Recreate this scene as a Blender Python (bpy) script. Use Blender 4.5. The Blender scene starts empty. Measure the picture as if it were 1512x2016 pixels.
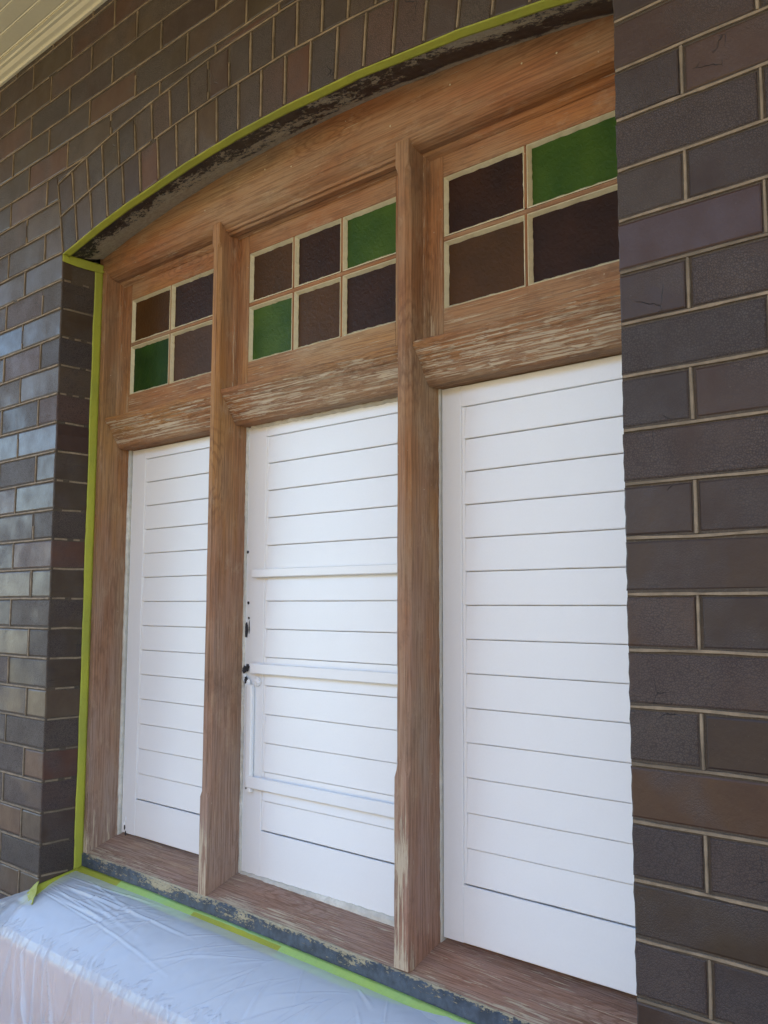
import bpy, bmesh, math, random
from mathutils import Vector, Matrix, noise
random.seed(7)
S = bpy.context.scene
COL = S.collection

# ------------------------------------------------------------------ camera
EX, EY, EZ = 0.70497, -1.33037, -0.88107
YAW, PITCH, ROLL, FPX = 0.74219, 0.10162, 0.00301, 1828.57
cy, sy, cp, sp = math.cos(YAW), math.sin(YAW), math.cos(PITCH), math.sin(PITCH)
fwd = Vector((-sy*cp, cy*cp, sp)); rt = Vector((cy, sy, 0)); up = rt.cross(fwd)
r2 = rt*math.cos(ROLL) + up*math.sin(ROLL); u2 = -rt*math.sin(ROLL) + up*math.cos(ROLL)
cd = bpy.data.cameras.new('camera'); cam = bpy.data.objects.new('camera', cd); COL.objects.link(cam)
M = Matrix((r2, u2, -fwd)).transposed().to_4x4(); M.translation = Vector((EX, EY, EZ)); cam.matrix_world = M
cd.sensor_fit = 'HORIZONTAL'; cd.sensor_width = 36.0; cd.lens = FPX*36/1512
cd.clip_start = 0.02; cd.clip_end = 500
S.camera = cam

# ------------------------------------------------------------------ sky, sun, exposure
SUN_EL, SUN_ROT = math.radians(48), math.radians(15)
w = bpy.data.worlds.new('World'); S.world = w; w.use_nodes = True
wn = w.node_tree.nodes; wl = w.node_tree.links
sky = wn.new('ShaderNodeTexSky'); sky.sky_type = 'NISHITA'; sky.sun_disc = False
sky.sun_elevation = SUN_EL; sky.sun_rotation = SUN_ROT
sky.ozone_density = 3.0
sky.dust_density = 0.3
wl.new(sky.outputs[0], wn['Background'].inputs[0]); wn['Background'].inputs[1].default_value = 0.15
sd = bpy.data.lights.new('sun', 'SUN'); sd.energy = 3.5; sd.angle = math.radians(0.5); sd.color = (1, .90, .76)
sun = bpy.data.objects.new('sun', sd); COL.objects.link(sun)
sdir = Vector((math.sin(SUN_ROT)*math.cos(SUN_EL), math.cos(SUN_ROT)*math.cos(SUN_EL), math.sin(SUN_EL)))
sun.rotation_euler = sdir.to_track_quat('Z', 'Y').to_euler(); sun.location = (3, 8, 9)
S.view_settings.view_transform = 'Standard'; S.view_settings.look = 'None'
S.view_settings.exposure = 2.65; S.view_settings.gamma = 1

# ------------------------------------------------------------------ node helpers
class N:
    def __init__(s, name):
        s.m = bpy.data.materials.new(name); s.m.use_nodes = True
        s.t = s.m.node_tree; s.n = s.t.nodes; s.l = s.t.links
        s.b = s.n['Principled BSDF']; s.out = s.n['Material Output']
        s.geo = s.n.new('ShaderNodeNewGeometry')
    def put(s, sock, v):
        if hasattr(v, 'is_output'): s.l.new(v, sock)
        else: sock.default_value = v
    def mapped(s, sc, rot=(0, 0, 0), off=(0, 0, 0)):
        k = s.n.new('ShaderNodeMapping'); s.l.new(s.geo.outputs['Position'], k.inputs[0])
        k.inputs['Scale'].default_value = sc; k.inputs['Rotation'].default_value = rot; k.inputs['Location'].default_value = off
        return k.outputs[0]
    def noise(s, vec, scale=1, detail=4, rough=.55, dist=0):
        k = s.n.new('ShaderNodeTexNoise'); s.put(k.inputs['Vector'], vec); k.inputs['Scale'].default_value = scale
        k.inputs['Detail'].default_value = detail; k.inputs['Roughness'].default_value = rough; k.inputs['Distortion'].default_value = dist
        return k.outputs['Fac']
    def vor(s, vec, scale, feat='DISTANCE_TO_EDGE', out='Distance'):
        k = s.n.new('ShaderNodeTexVoronoi'); k.feature = feat; s.put(k.inputs['Vector'], vec); k.inputs['Scale'].default_value = scale
        return k.outputs[out]
    def math(s, op, a, b=0.0, c=0.0, clamp=False):
        k = s.n.new('ShaderNodeMath'); k.operation = op; k.use_clamp = clamp
        s.put(k.inputs[0], a); s.put(k.inputs[1], b); s.put(k.inputs[2], c); return k.outputs[0]
    def rng(s, v, a, b, c=0., d=1.):
        k = s.n.new('ShaderNodeMapRange'); s.put(k.inputs[0], v)
        for i, q in zip((1, 2, 3, 4), (a, b, c, d)): s.put(k.inputs[i], q)
        return k.outputs[0]
    def mix(s, f, a, b, mode='MIX'):
        k = s.n.new('ShaderNodeMix'); k.data_type = 'RGBA'; k.blend_type = mode
        s.put(k.inputs[0], f)
        for i, q in ((6, a), (7, b)):
            if isinstance(q, tuple) and len(q) == 3: q = q + (1,)
            s.put(k.inputs[i], q)
        return k.outputs[2]
    def attr(s, name, out='Fac'):
        k = s.n.new('ShaderNodeAttribute'); k.attribute_name = name; return k.outputs[out]
    def bump(s, h, strength=.5, dist=.002, prev=None):
        k = s.n.new('ShaderNodeBump'); s.put(k.inputs['Height'], h); k.inputs['Strength'].default_value = strength
        k.inputs['Distance'].default_value = dist
        if prev is not None: s.l.new(prev, k.inputs['Normal'])
        return k.outputs[0]
    def fin(s, col=None, rough=None, nrm=None, **kw):
        if col is not None: s.put(s.b.inputs['Base Color'], col if not (isinstance(col, tuple) and len(col) == 3) else col+(1,))
        if rough is not None: s.put(s.b.inputs['Roughness'], rough)
        if nrm is not None: s.l.new(nrm, s.b.inputs['Normal'])
        for k, v in kw.items(): s.put(s.b.inputs[k.replace('_', ' ')], v)
        return s.m

def wood_mat(name, axis, tone=1.0, rough=.72):
    """stripped pine: grain streaks run along one axis; the mesh attribute 'paint' says how much old cream paint is left"""
    k = N(name)
    i = 'xyz'.index(axis)
    def sc(across, along):
        v = [across]*3; v[i] = along; return tuple(v)
    warp = k.noise(k.mapped(sc(5, 1.2)), 1, 3)
    g1 = k.noise(k.mapped(sc(34, 2.6)), 1, 6, .66, .8)
    g2 = k.noise(k.mapped(sc(330, 8), off=(3, 1, 2)), 1, 4, .6, .35)
    knot = k.vor(k.mapped(sc(7, 2.2), off=(1, 3, 5)), 1, 'F1')
    blot = k.noise(k.mapped(sc(7, 2.2), off=(9, 4, 1)), 1, 4, .6)
    c = k.mix(k.rng(g1, .3, .7), (.37*tone, .175*tone, .075*tone), (.235*tone, .098*tone, .04*tone))
    c = k.mix(k.rng(blot, .38, .68), c, (.34*tone, .235*tone, .14*tone))
    c = k.mix(k.rng(warp, .55, .7, 0, .6), c, (.40*tone, .20*tone, .055*tone))
    sx = k.n.new('ShaderNodeSeparateXYZ'); k.l.new(k.geo.outputs['Position'], sx.inputs[0])
    wz = k.math('ADD', k.rng(sx.outputs['Z'], -.30, -1.5), k.math('MULTIPLY', k.math('SUBTRACT', k.noise(k.mapped(sc(20, 3), off=(4, 4, 4)), 1, 5, .7), .5), 1.5))
    c = k.mix(k.rng(wz, .15, 1.1, 0, .75), c, (.33*tone, .245*tone, .205*tone))
    gr = k.rng(g2, .47, .60)
    c = k.mix(k.math('MULTIPLY', gr, .52), c, (.13*tone, .060*tone, .030*tone))
    rings = k.math('SINE', k.math('MULTIPLY', k.math('ADD', knot, k.math('MULTIPLY', g1, .25)), 95.0))
    c = k.mix(k.math('MULTIPLY', k.rng(rings, .2, .9), k.rng(knot, .42, .18, 0, .4)), c, (.12*tone, .05*tone, .025*tone))
    red = k.noise(k.mapped(sc(3, .9), off=(8, 8, 1)), 1, 3)
    c = k.mix(k.rng(red, .5, .68, 0, .55), c, k.mix(1, c, (1.05, .74, .62), 'MULTIPLY'))
    st = k.noise(k.mapped(sc(11, 6), off=(6, 2, 8)), 1, 7, .75)
    c = k.mix(k.rng(st, .54, .70, 0, .55), c, (.12*tone, .068*tone, .042*tone))
    pale = k.noise(k.mapped(sc(24, 10), off=(2, 9, 8)), 1, 7, .75)
    c = k.mix(k.rng(pale, .56, .72, 0, .5), c, (.43*tone, .31*tone, .20*tone))
    # thin lines of paint caught in the grain, and flakes
    p = k.attr('paint')
    fl = k.noise(k.mapped(sc(230, 5), off=(5, 5, 5)), 1, 5, .62, .5)
    fl = k.math('ADD', k.math('MULTIPLY', fl, .72), k.math('MULTIPLY', k.noise(k.mapped(sc(35, 7), off=(2, 6, 5)), 1, 5, .7), .28))
    fl = k.rng(k.math('ADD', k.math('MULTIPLY', fl, .8), k.math('MULTIPLY', k.noise(k.mapped(sc(420, 14), off=(7, 7, 1)), 1, 3, .6), .2)), .30, .70)
    thr = k.math('SUBTRACT', .98, k.math('MULTIPLY', k.math('MINIMUM', p, .60), .78))
    pm = k.rng(fl, thr, k.math('ADD', thr, .07))
    hf = k.rng(k.noise(k.mapped(sc(560, 22), off=(1, 7, 9)), 1, 5, .7, .2), .28, .72)
    t2 = k.math('SUBTRACT', 1.0, k.math('MULTIPLY', k.rng(p, .5, .85), .74))
    pm2 = k.rng(hf, t2, k.math('ADD', t2, .06))
    pm = k.math('MAXIMUM', pm, pm2)
    c = k.mix(k.math('MULTIPLY', pm, .9), c, (.50, .41, .29))
    dots = k.vor(k.mapped((1, 1, 1)), 30, 'F1')
    dm = k.math('MULTIPLY', k.rng(dots, .055, .03), k.rng(k.noise(k.mapped((9, 9, 9)), 1, 1), .52, .56))
    c = k.mix(k.math('MULTIPLY', dm, .7), c, (.5, .42, .3))
    h = k.math('ADD', k.math('MULTIPLY', g2, -1.0), k.math('MULTIPLY', pm, .35))
    nr = k.bump(h, .75, .0022)
    nr = k.bump(g1, .35, .004, nr)
    return k.fin(c, rough, nr, Specular_IOR_Level=.25)

def flat_mat(name, col, rough=.5, nscale=60, namp=.08, bump=.15, bdist=.001, **kw):
    k = N(name)
    n = k.noise(k.mapped((1, 1, 1)), nscale, 5, .6)
    n2 = k.noise(k.mapped((1, 1, 1), off=(2, 3, 4)), 3.5, 4, .6)
    c = k.mix(k.math('MULTIPLY', k.rng(n2, .3, .7), namp*2), tuple(col), tuple(x*.72 for x in col))
    c = k.mix(k.math('MULTIPLY', k.rng(n, .4, .7), namp), c, tuple(x*.6 for x in col))
    return k.fin(c, rough, k.bump(n, bump, bdist), **kw)

# ------------------------------------------------------------------ materials
def brick_mat():
    k = N('clinker brick')
    base = k.attr('bcol', 'Color')
    rnd = k.attr('brand')
    pos = k.mapped((1, 1, 1))
    n1 = k.noise(pos, 14, 5, .6); n2 = k.noise(pos, 160, 4, .7); n3 = k.noise(k.mapped((1, 1, 1), off=(7, 7, 7)), 6, 3, .5)
    c = k.mix(k.rng(n1, .35, .7, 0, .8), base, k.mix(1, base, (.75, .62, .55), 'MULTIPLY'))
    c = k.mix(k.rng(n3, .55, .75, 0, .5), c, (.070, .046, .034))
    # crackled glaze, stronger on some bricks
    warp = k.n.new('ShaderNodeMix'); warp.data_type = 'VECTOR'; warp.inputs[0].default_value = .008
    k.l.new(pos, warp.inputs[4])
    nc = k.n.new('ShaderNodeTexNoise'); nc.inputs['Scale'].default_value = 60; k.l.new(pos, nc.inputs['Vector']); k.l.new(nc.outputs['Color'], warp.inputs[5])
    v = k.vor(warp.outputs[1], 250); v2 = k.vor(warp.outputs[1], 21)
    cmask = k.rng(k.math('ADD', n3, k.math('MULTIPLY', rnd, .34)), .60, .76)
    c = k.mix(k.math('MULTIPLY', cmask, .30), c, (.105, .085, .082))
    cm = k.math('MULTIPLY', k.rng(v, .20, .04), k.math('MULTIPLY', cmask, 1.0))
    big = k.math('MULTIPLY', k.rng(v2, .014, .004), k.rng(k.noise(k.mapped((1, 1, 1), off=(1, 8, 3)), 8, 2), .63, .68))
    c = k.mix(k.math('MULTIPLY', cm, .5), c, (.018, .015, .015))
    c = k.mix(k.math('MULTIPLY', big, .95), c, (.006, .005, .005))
    sp = k.rng(n2, .69, .74); c = k.mix(k.math('MULTIPLY', sp, .3), c, (.2, .17, .14))
    h = k.math('SUBTRACT', k.math('ADD', k.math('MULTIPLY', n1, .9), k.math('MULTIPLY', n2, .30)), k.math('ADD', k.math('MULTIPLY', cm, .28), big))
    nr = k.bump(h, .6, .0024)
    ro = k.math('ADD', k.rng(n1, .3, .7, .34, .5), k.math('ADD', k.math('MULTIPLY', rnd, .16), k.math('MULTIPLY', cm, .2)))
    return k.fin(c, ro, nr, Specular_IOR_Level=.36)

def mortar_mat():
    k = N('brick-coloured pointing')
    n = k.noise(k.mapped((1, 1, 1)), 220, 4, .7); n1 = k.noise(k.mapped((1, 1, 1)), 9, 4)
    c = k.mix(k.rng(n1, .35, .65), (.068, .047, .029), (.048, .036, .025))
    c = k.mix(k.rng(n, .5, .7, 0, .4), c, (.14, .12, .095))
    return k.fin(c, .8, k.bump(n, .5, .0015))

def ribbon_mat():
    k = N('cream tuck ribbon')
    n = k.noise(k.mapped((1, 1, 1)), 45, 4, .6); n2 = k.noise(k.mapped((1, 1, 1), off=(3, 3, 3)), 5, 3)
    c = k.mix(k.rng(n, .35, .7), (.27, .205, .135), (.16, .118, .074))
    c = k.mix(k.rng(n2, .48, .68, 0, .8), c, (.10, .076, .05))
    return k.fin(c, .8, k.bump(n, .4, .001))

def peel_mat(name, dark, axis='x'):
    """old dark paint flaking off a cream undercoat; attribute 'paint' says how much has flaked"""
    k = N(name)
    p = k.attr('paint')
    a = k.noise(k.mapped((8, 19, 40)), 1, 8, .72, .4)
    fine = k.noise(k.mapped((80, 110, 150), off=(2, 2, 2)), 1, 7, .78)
    v = k.math('ADD', k.math('MULTIPLY', a, .5), k.math('MULTIPLY', fine, .5))
    thr = k.math('SUBTRACT', .78, k.math('MULTIPLY', p, .42))
    m = k.rng(v, thr, k.math('ADD', thr, .018))
    dn = k.noise(k.mapped((50, 50, 50)), 1, 4)
    dc = k.mix(k.rng(dn, .35, .7), dark, tuple(min(1, x*2.2+.01) for x in dark))
    c = k.mix(m, dc, k.mix(k.rng(fine, .4, .65), (.44, .39, .26), (.30, .25, .16)))
    nr = k.bump(k.math('SUBTRACT', k.math('MULTIPLY', fine, .4), m), .8, .0016)
    return k.fin(c, k.rng(m, 0, 1, .45, .8), nr)

def glass_mat(name, col, deep):
    k = N(name)
    n = k.noise(k.mapped((1, 1, 1)), 95, 3, .5, .8); n2 = k.noise(k.mapped((1, 1, 1)), 11, 3); n3 = k.noise(k.mapped((1, 1, 1)), 340, 3, .6)
    c = k.mix(k.rng(n2, .3, .7), col, deep)
    c = k.mix(k.rng(n3, .62, .75, 0, .35), c, tuple(x*.45 for x in col))
    return k.fin(c, .42, k.bump(n, .5, .0025), Specular_IOR_Level=.09)

def plastic_mat():
    k = N('thin masking film')
    n = k.noise(k.mapped((30, 60, 60)), 1, 5, .6)
    k.fin((.80, .84, .90), .24, k.bump(n, .25, .0015), Specular_IOR_Level=.7)
    tr = k.n.new('ShaderNodeBsdfTranslucent'); tr.inputs[0].default_value = (.85, .88, .92, 1)
    tp = k.n.new('ShaderNodeBsdfTransparent'); tp.inputs[0].default_value = (.97, .98, 1, 1)
    m1 = k.n.new('ShaderNodeMixShader'); m2 = k.n.new('ShaderNodeMixShader')
    m1.inputs[0].default_value = .28; m2.inputs[0].default_value = .48
    k.l.new(k.b.outputs[0], m1.inputs[1]); k.l.new(tr.outputs[0], m1.inputs[2])
    k.l.new(m1.outputs[0], m2.inputs[1]); k.l.new(tp.outputs[0], m2.inputs[2]); k.l.new(m2.outputs[0], k.out.inputs[0])
    return k.m

def tape_mat(name, a, b):
    k = N(name)
    n = k.noise(k.mapped((110, 110, 60)), 1, 6, .75); st = k.noise(k.mapped((6, 6, 6)), 1, 2)
    c = k.mix(k.rng(st, .35, .65), a, b)
    c = k.mix(k.rng(n, .5, .75, 0, .4), c, tuple(x*.6 for x in a))
    return k.fin(c, .6, k.bump(n, .7, .002))

MB_ = brick_mat(); MM = mortar_mat(); MR = ribbon_mat()
WX = wood_mat('stripped pine, grain lengthwise', 'x'); WZ = wood_mat('stripped pine, upright grain', 'z')
WZr = wood_mat('stripped pine, red upright grain', 'z', .92)
BLK = peel_mat('flaking black paint', (.017, .015, .014)); NAVY = peel_mat('flaking blue black paint', (.028, .040, .058))
WHITE = flat_mat('white paint', (.78, .80, .81), .38, 240, .05, .08, .0006)
OLDW = flat_mat('old white filler', (.72, .70, .62), .7, 55, .9, .8, .003)
PUTTY = flat_mat('cream putty', (.60, .54, .36), .7, 120, .3, .5, .0015)
CREAM = flat_mat('cream gloss ceiling paint', (.78, .71, .48), .45, 90, .1, .1)
SLATE = flat_mat('pale grey sill paint', (.50, .54, .58), .7, 60, .2, .3)
RENDER = flat_mat('peach painted render', (.78, .52, .38), .8, 90, .2, .4, .003)
GREEN = glass_mat('green cathedral glass', (.050, .095, .010), (.022, .058, .007))
GREEN2 = glass_mat('deep green cathedral glass', (.022, .058, .010), (.012, .034, .006))
BROWN = glass_mat('amber brown cathedral glass', (.068, .030, .009), (.048, .023, .008))
PLUM = glass_mat('dark plum cathedral glass', (.036, .014, .006), (.022, .010, .006))
FILM = plastic_mat()
TAPE = tape_mat('yellow green masking tape', (.37, .38, .03), (.30, .32, .035))
TAPE2 = tape_mat('green masking tape under film', (.30, .50, .20), (.36, .52, .12))
HOLE = flat_mat('dark bare hole', (.03, .03, .035), .8)
CONC = flat_mat('veranda slate', (.16, .17, .20), .8, 40, .3, .3, .003)
GRASS = flat_mat('lawn', (.25, .20, .10), .9, 30, .4, .5, .02)
DARKM = flat_mat('dim room plaster', (.12, .11, .10), .9)
IRON = flat_mat('roof sheet', (.25, .25, .25), .6)

# ------------------------------------------------------------------ mesh helpers
def mesh_obj(name, verts, faces, mat, parent=None, smooth=False, attrs=None, cols=None):
    me = bpy.data.meshes.new(name); me.from_pydata([tuple(v) for v in verts], [], faces)
    mats = mat if isinstance(mat, (list, tuple)) else [mat]
    for m in mats: me.materials.append(m)
    if attrs:
        for an, vals in attrs.items():
            a = me.attributes.new(an, 'FLOAT', 'POINT'); a.data.foreach_set('value', vals)
    if cols:
        a = me.attributes.new('bcol', 'FLOAT_COLOR', 'POINT')
        a.data.foreach_set('color', [c for v in cols for c in (v[0], v[1], v[2], 1)])
    me.update()
    if smooth:
        for p in me.polygons: p.use_smooth = True
    o = bpy.data.objects.new(name, me); COL.objects.link(o)
    if parent is not None:
        o.parent = parent; o.matrix_parent_inverse = Matrix.Translation(parent.location).inverted()
    return o

def fix_normals(o):
    bm = bmesh.new(); bm.from_mesh(o.data); bmesh.ops.recalc_face_normals(bm, faces=bm.faces); bm.to_mesh(o.data); bm.free()
    return o

def tag(o, label=None, cat=None, group=None, kind=None):
    if label: o['label'] = label
    if cat: o['category'] = cat
    if group: o['group'] = group
    if kind: o['kind'] = kind
    return o

def empty(name, loc, **kw):
    o = bpy.data.objects.new(name, None); COL.objects.link(o); o.location = loc; o.empty_display_size = .05
    tag(o, **kw); return o

def sweep(name, prof, axis, a, b, mat, parent=None, nseg=60, jit=0.0, paint=None, shear=None, smooth=False, seed=0, freq=25):
    """closed profile swept along an axis.  axis 'x': prof=(y,z); axis 'z': prof=(x,y); axis 'y': prof=(x,z)"""
    V = []; n = len(prof)
    for s in range(nseg+1):
        t = a+(b-a)*s/nseg
        for (p, q) in prof:
            if axis == 'x': v = Vector((t, p, q))
            elif axis == 'z': v = Vector((p, q, t))
            else: v = Vector((p, t, q))
            if jit:
                nv = noise.noise_vector(Vector((v.x*freq+seed, v.y*freq, v.z*freq)))*jit
                if axis == 'x': nv.x = 0
                if axis == 'z': nv.z = 0
                v += nv
            if shear: v = shear(v)
            V.append(v)
    F = []
    for s in range(nseg):
        for i in range(n):
            j = (i+1) % n
            F.append((s*n+i, s*n+j, (s+1)*n+j, (s+1)*n+i))
    F.append(tuple(range(n-1, -1, -1))); F.append(tuple(nseg*n+i for i in range(n)))
    at = {'paint': [paint(v) if paint else 0. for v in V]}
    return fix_normals(mesh_obj(name, V, F, mat, parent, smooth, at))

def rect(p0, p1, q0, q1, r=.0015, sub=1):
    """rectangle profile with small chamfered corners, optionally subdivided"""
    pts = [(p0+r, q0), (p1-r, q0), (p1, q0+r), (p1, q1-r), (p1-r, q1), (p0+r, q1), (p0, q1-r), (p0, q0+r)]
    if sub > 1:
        o = []
        for i, a in enumerate(pts):
            b = pts[(i+1) % 8]; o.append(a)
            if i % 2 == 0:
                for k in range(1, sub): o.append((a[0]+(b[0]-a[0])*k/sub, a[1]+(b[1]-a[1])*k/sub))
        return o
    return pts

def bevbox(name, x0, x1, y0, y1, z0, z1, mat, parent=None, r=.0015, seg=2):
    bm = bmesh.new(); bmesh.ops.create_cube(bm, size=1)
    for v in bm.verts: v.co = Vector(((x0+x1)/2+v.co.x*(x1-x0), (y0+y1)/2+v.co.y*(y1-y0), (z0+z1)/2+v.co.z*(z1-z0)))
    if r: bmesh.ops.bevel(bm, geom=bm.edges[:], offset=r, segments=seg, affect='EDGES', profile=.6)
    me = bpy.data.meshes.new(name); bm.to_mesh(me); bm.free(); me.materials.append(mat)
    o = bpy.data.objects.new(name, me); COL.objects.link(o)
    if parent is not None: o.parent = parent; o.matrix_parent_inverse = Matrix.Translation(parent.location).inverted()
    return o

# ------------------------------------------------------------------ arch geometry
W = 1.8193; CX = -W/2; SPR = .166; RISE = .090
RI = ((W/2)**2+RISE**2)/(2*RISE); CZ = SPR+RISE-RI; TH = math.asin((W/2)/RI); RO = RI+.236; RM = RI+.124
def arcz(x): return CZ+math.sqrt(RI*RI-(x-CX)**2)
def polar(x, z): return math.hypot(x-CX, z-CZ), math.atan2(x-CX, z-CZ)
def hole(x, z, pad=0.0):
    """true where nothing of the coursed wall stands (opening or arch ring)"""
    if z <= SPR: return -W+pad < x < -pad
    r, t = polar(x, z)
    return (abs(t) < TH-pad/RI and r < RO-pad) or (-W < x < 0 and r < RI)

# ------------------------------------------------------------------ brick wall
TOP = .8965; BOT = -2.36; XL = -4.2; XR = 2.6; C = .086
PAL = [(.070, .043, .025), (.060, .040, .023), (.088, .040, .025), (.056, .033, .027), (.074, .050, .030), (.050, .036, .031), (.080, .044, .031), (.064, .041, .030)]
PALR = [(.050, .028, .019), (.043, .026, .019), (.054, .029, .023), (.040, .026, .021), (.062, .034, .021), (.048, .031, .019)]
def pick(near=False):
    c = random.choice(PALR if near else PAL+PAL[:2]+PAL[3:6]); f = random.uniform(.76, 1.05)
    if near: f *= 1.05
    return tuple(x*f for x in c)
class Bricks:
    def __init__(s): s.V = []; s.F = []; s.C = []; s.R = []
    def inset(s, poly, d):
        n = len(poly); o = []
        for i in range(n):
            a = Vector(poly[i-1]); b = Vector(poly[i]); c = Vector(poly[(i+1) % n])
            e1 = (b-a); e2 = (c-b)
            if e1.length < 1e-7 or e2.length < 1e-7: o.append(tuple(b)); continue
            e1.normalize(); e2.normalize()
            n1 = Vector((-e1.y, e1.x)); n2 = Vector((-e2.y, e2.x)); m = n1+n2
            if m.length < 1e-6: o.append(tuple(b)); continue
            m.normalize(); k = d/max(.35, m.dot(n1)); o.append(tuple(b+m*k))
        return o
    def add(s, poly, depth=.03, r=.0035, proud=.0015, col=None):
        """poly counter-clockwise in (x,z), seen from the street"""
        ar = sum(poly[i-1][0]*poly[i][1]-poly[i][0]*poly[i-1][1] for i in range(len(poly)))/2
        if ar < 0: poly = poly[::-1]; ar = -ar
        if ar < .00025: return
        n = len(poly); col = col or pick(); rn = random.random()
        tx, tz = random.uniform(-.007, .007), random.uniform(-.009, .009); off = random.uniform(-.0005, .0005)
        cx = sum(p[0] for p in poly)/n; cz = sum(p[1] for p in poly)/n
        b0 = len(s.V)
        rings = [(0, depth), (0, r), (r*.3, r*.3), (r, 0)]
        for k, (ins, y) in enumerate(rings):
            q = s.inset(poly, ins) if ins else poly
            for (x, z) in q:
                yy = y-proud+(off+(x-cx)*tx+(z-cz)*tz if k else 0)
                s.V.append((x, yy, z)); s.C.append(col); s.R.append(rn)
        for k in range(3):
            for i in range(n):
                j = (i+1) % n
                s.F.append((b0+k*n+i, b0+k*n+j, b0+(k+1)*n+j, b0+(k+1)*n+i))
        s.F.append(tuple(b0+3*n+i for i in range(n)))
        s.F.append(tuple(b0+i for i in range(n-1, -1, -1)))
    def obj(s, name, parent=None, extra=None):
        return mesh_obj(name, s.V, s.F, MB_, parent, False, {'brand': s.R}, s.C)

def clip(poly, nx, nz, d):
    """keep nx*x+nz*z >= d"""
    o = []
    for i in range(len(poly)):
        a = poly[i-1]; b = poly[i]; fa = nx*a[0]+nz*a[1]-d; fb = nx*b[0]+nz*b[1]-d
        if (fa >= 0) != (fb >= 0):
            t = fa/(fa-fb); o.append((a[0]+(b[0]-a[0])*t, a[1]+(b[1]-a[1])*t))
        if fb >= 0: o.append(b)
    return o
def rough_side(x, z0, z1, sgn):
    """worn arris of a corner brick, as extra points down its edge"""
    k = 5; return [(x+random.uniform(-.0012, .0006)*sgn*(-1 if 1 else 1), z0+(z1-z0)*i/k) for i in range(k+1)]

class Ribbon:
    def __init__(s): s.V = []; s.F = []
    def line(s, pts, wd=.0052, skip=.05, ok=None, y=0.0):
        """pts: list of (x,z) closely spaced; makes a thin proud band in the y plane"""
        gap = 0; phase = random.uniform(0, 99)
        for i in range(len(pts)-1):
            a = Vector(pts[i]); b = Vector(pts[i+1])
            if ok and not ok((a+b)/2): continue
            if gap > 0: gap -= 1; continue
            if random.random() < skip*.25: gap = random.randint(1, 3)
            t = (b-a).normalized(); nn = Vector((-t.y, t.x))
            def wob(p): return noise.noise(Vector((p.x*9+phase, p.y*9, 0)))*.0016
            def wid(p): return wd*(.80+.5*noise.noise(Vector((p.x*35+phase, p.y*35, 5))))*.5
            q = []
            for p in (a, b):
                c = p+nn*wob(p); h = wid(p); q.append((c-nn*h, c+nn*h))
            b0 = len(s.V); y0 = y-.0034; y1 = y+.004
            for (lo, hi) in q:
                s.V += [(lo.x, y1, lo.y), (lo.x, y0, lo.y), (hi.x, y0, hi.y), (hi.x, y1, hi.y)]
            for k in range(3): s.F.append((b0+k, b0+k+1, b0+4+k+1, b0+4+k))
            s.F.append((b0+3, b0+2, b0+1, b0)); s.F.append((b0+4, b0+5, b0+6, b0+7))

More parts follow.
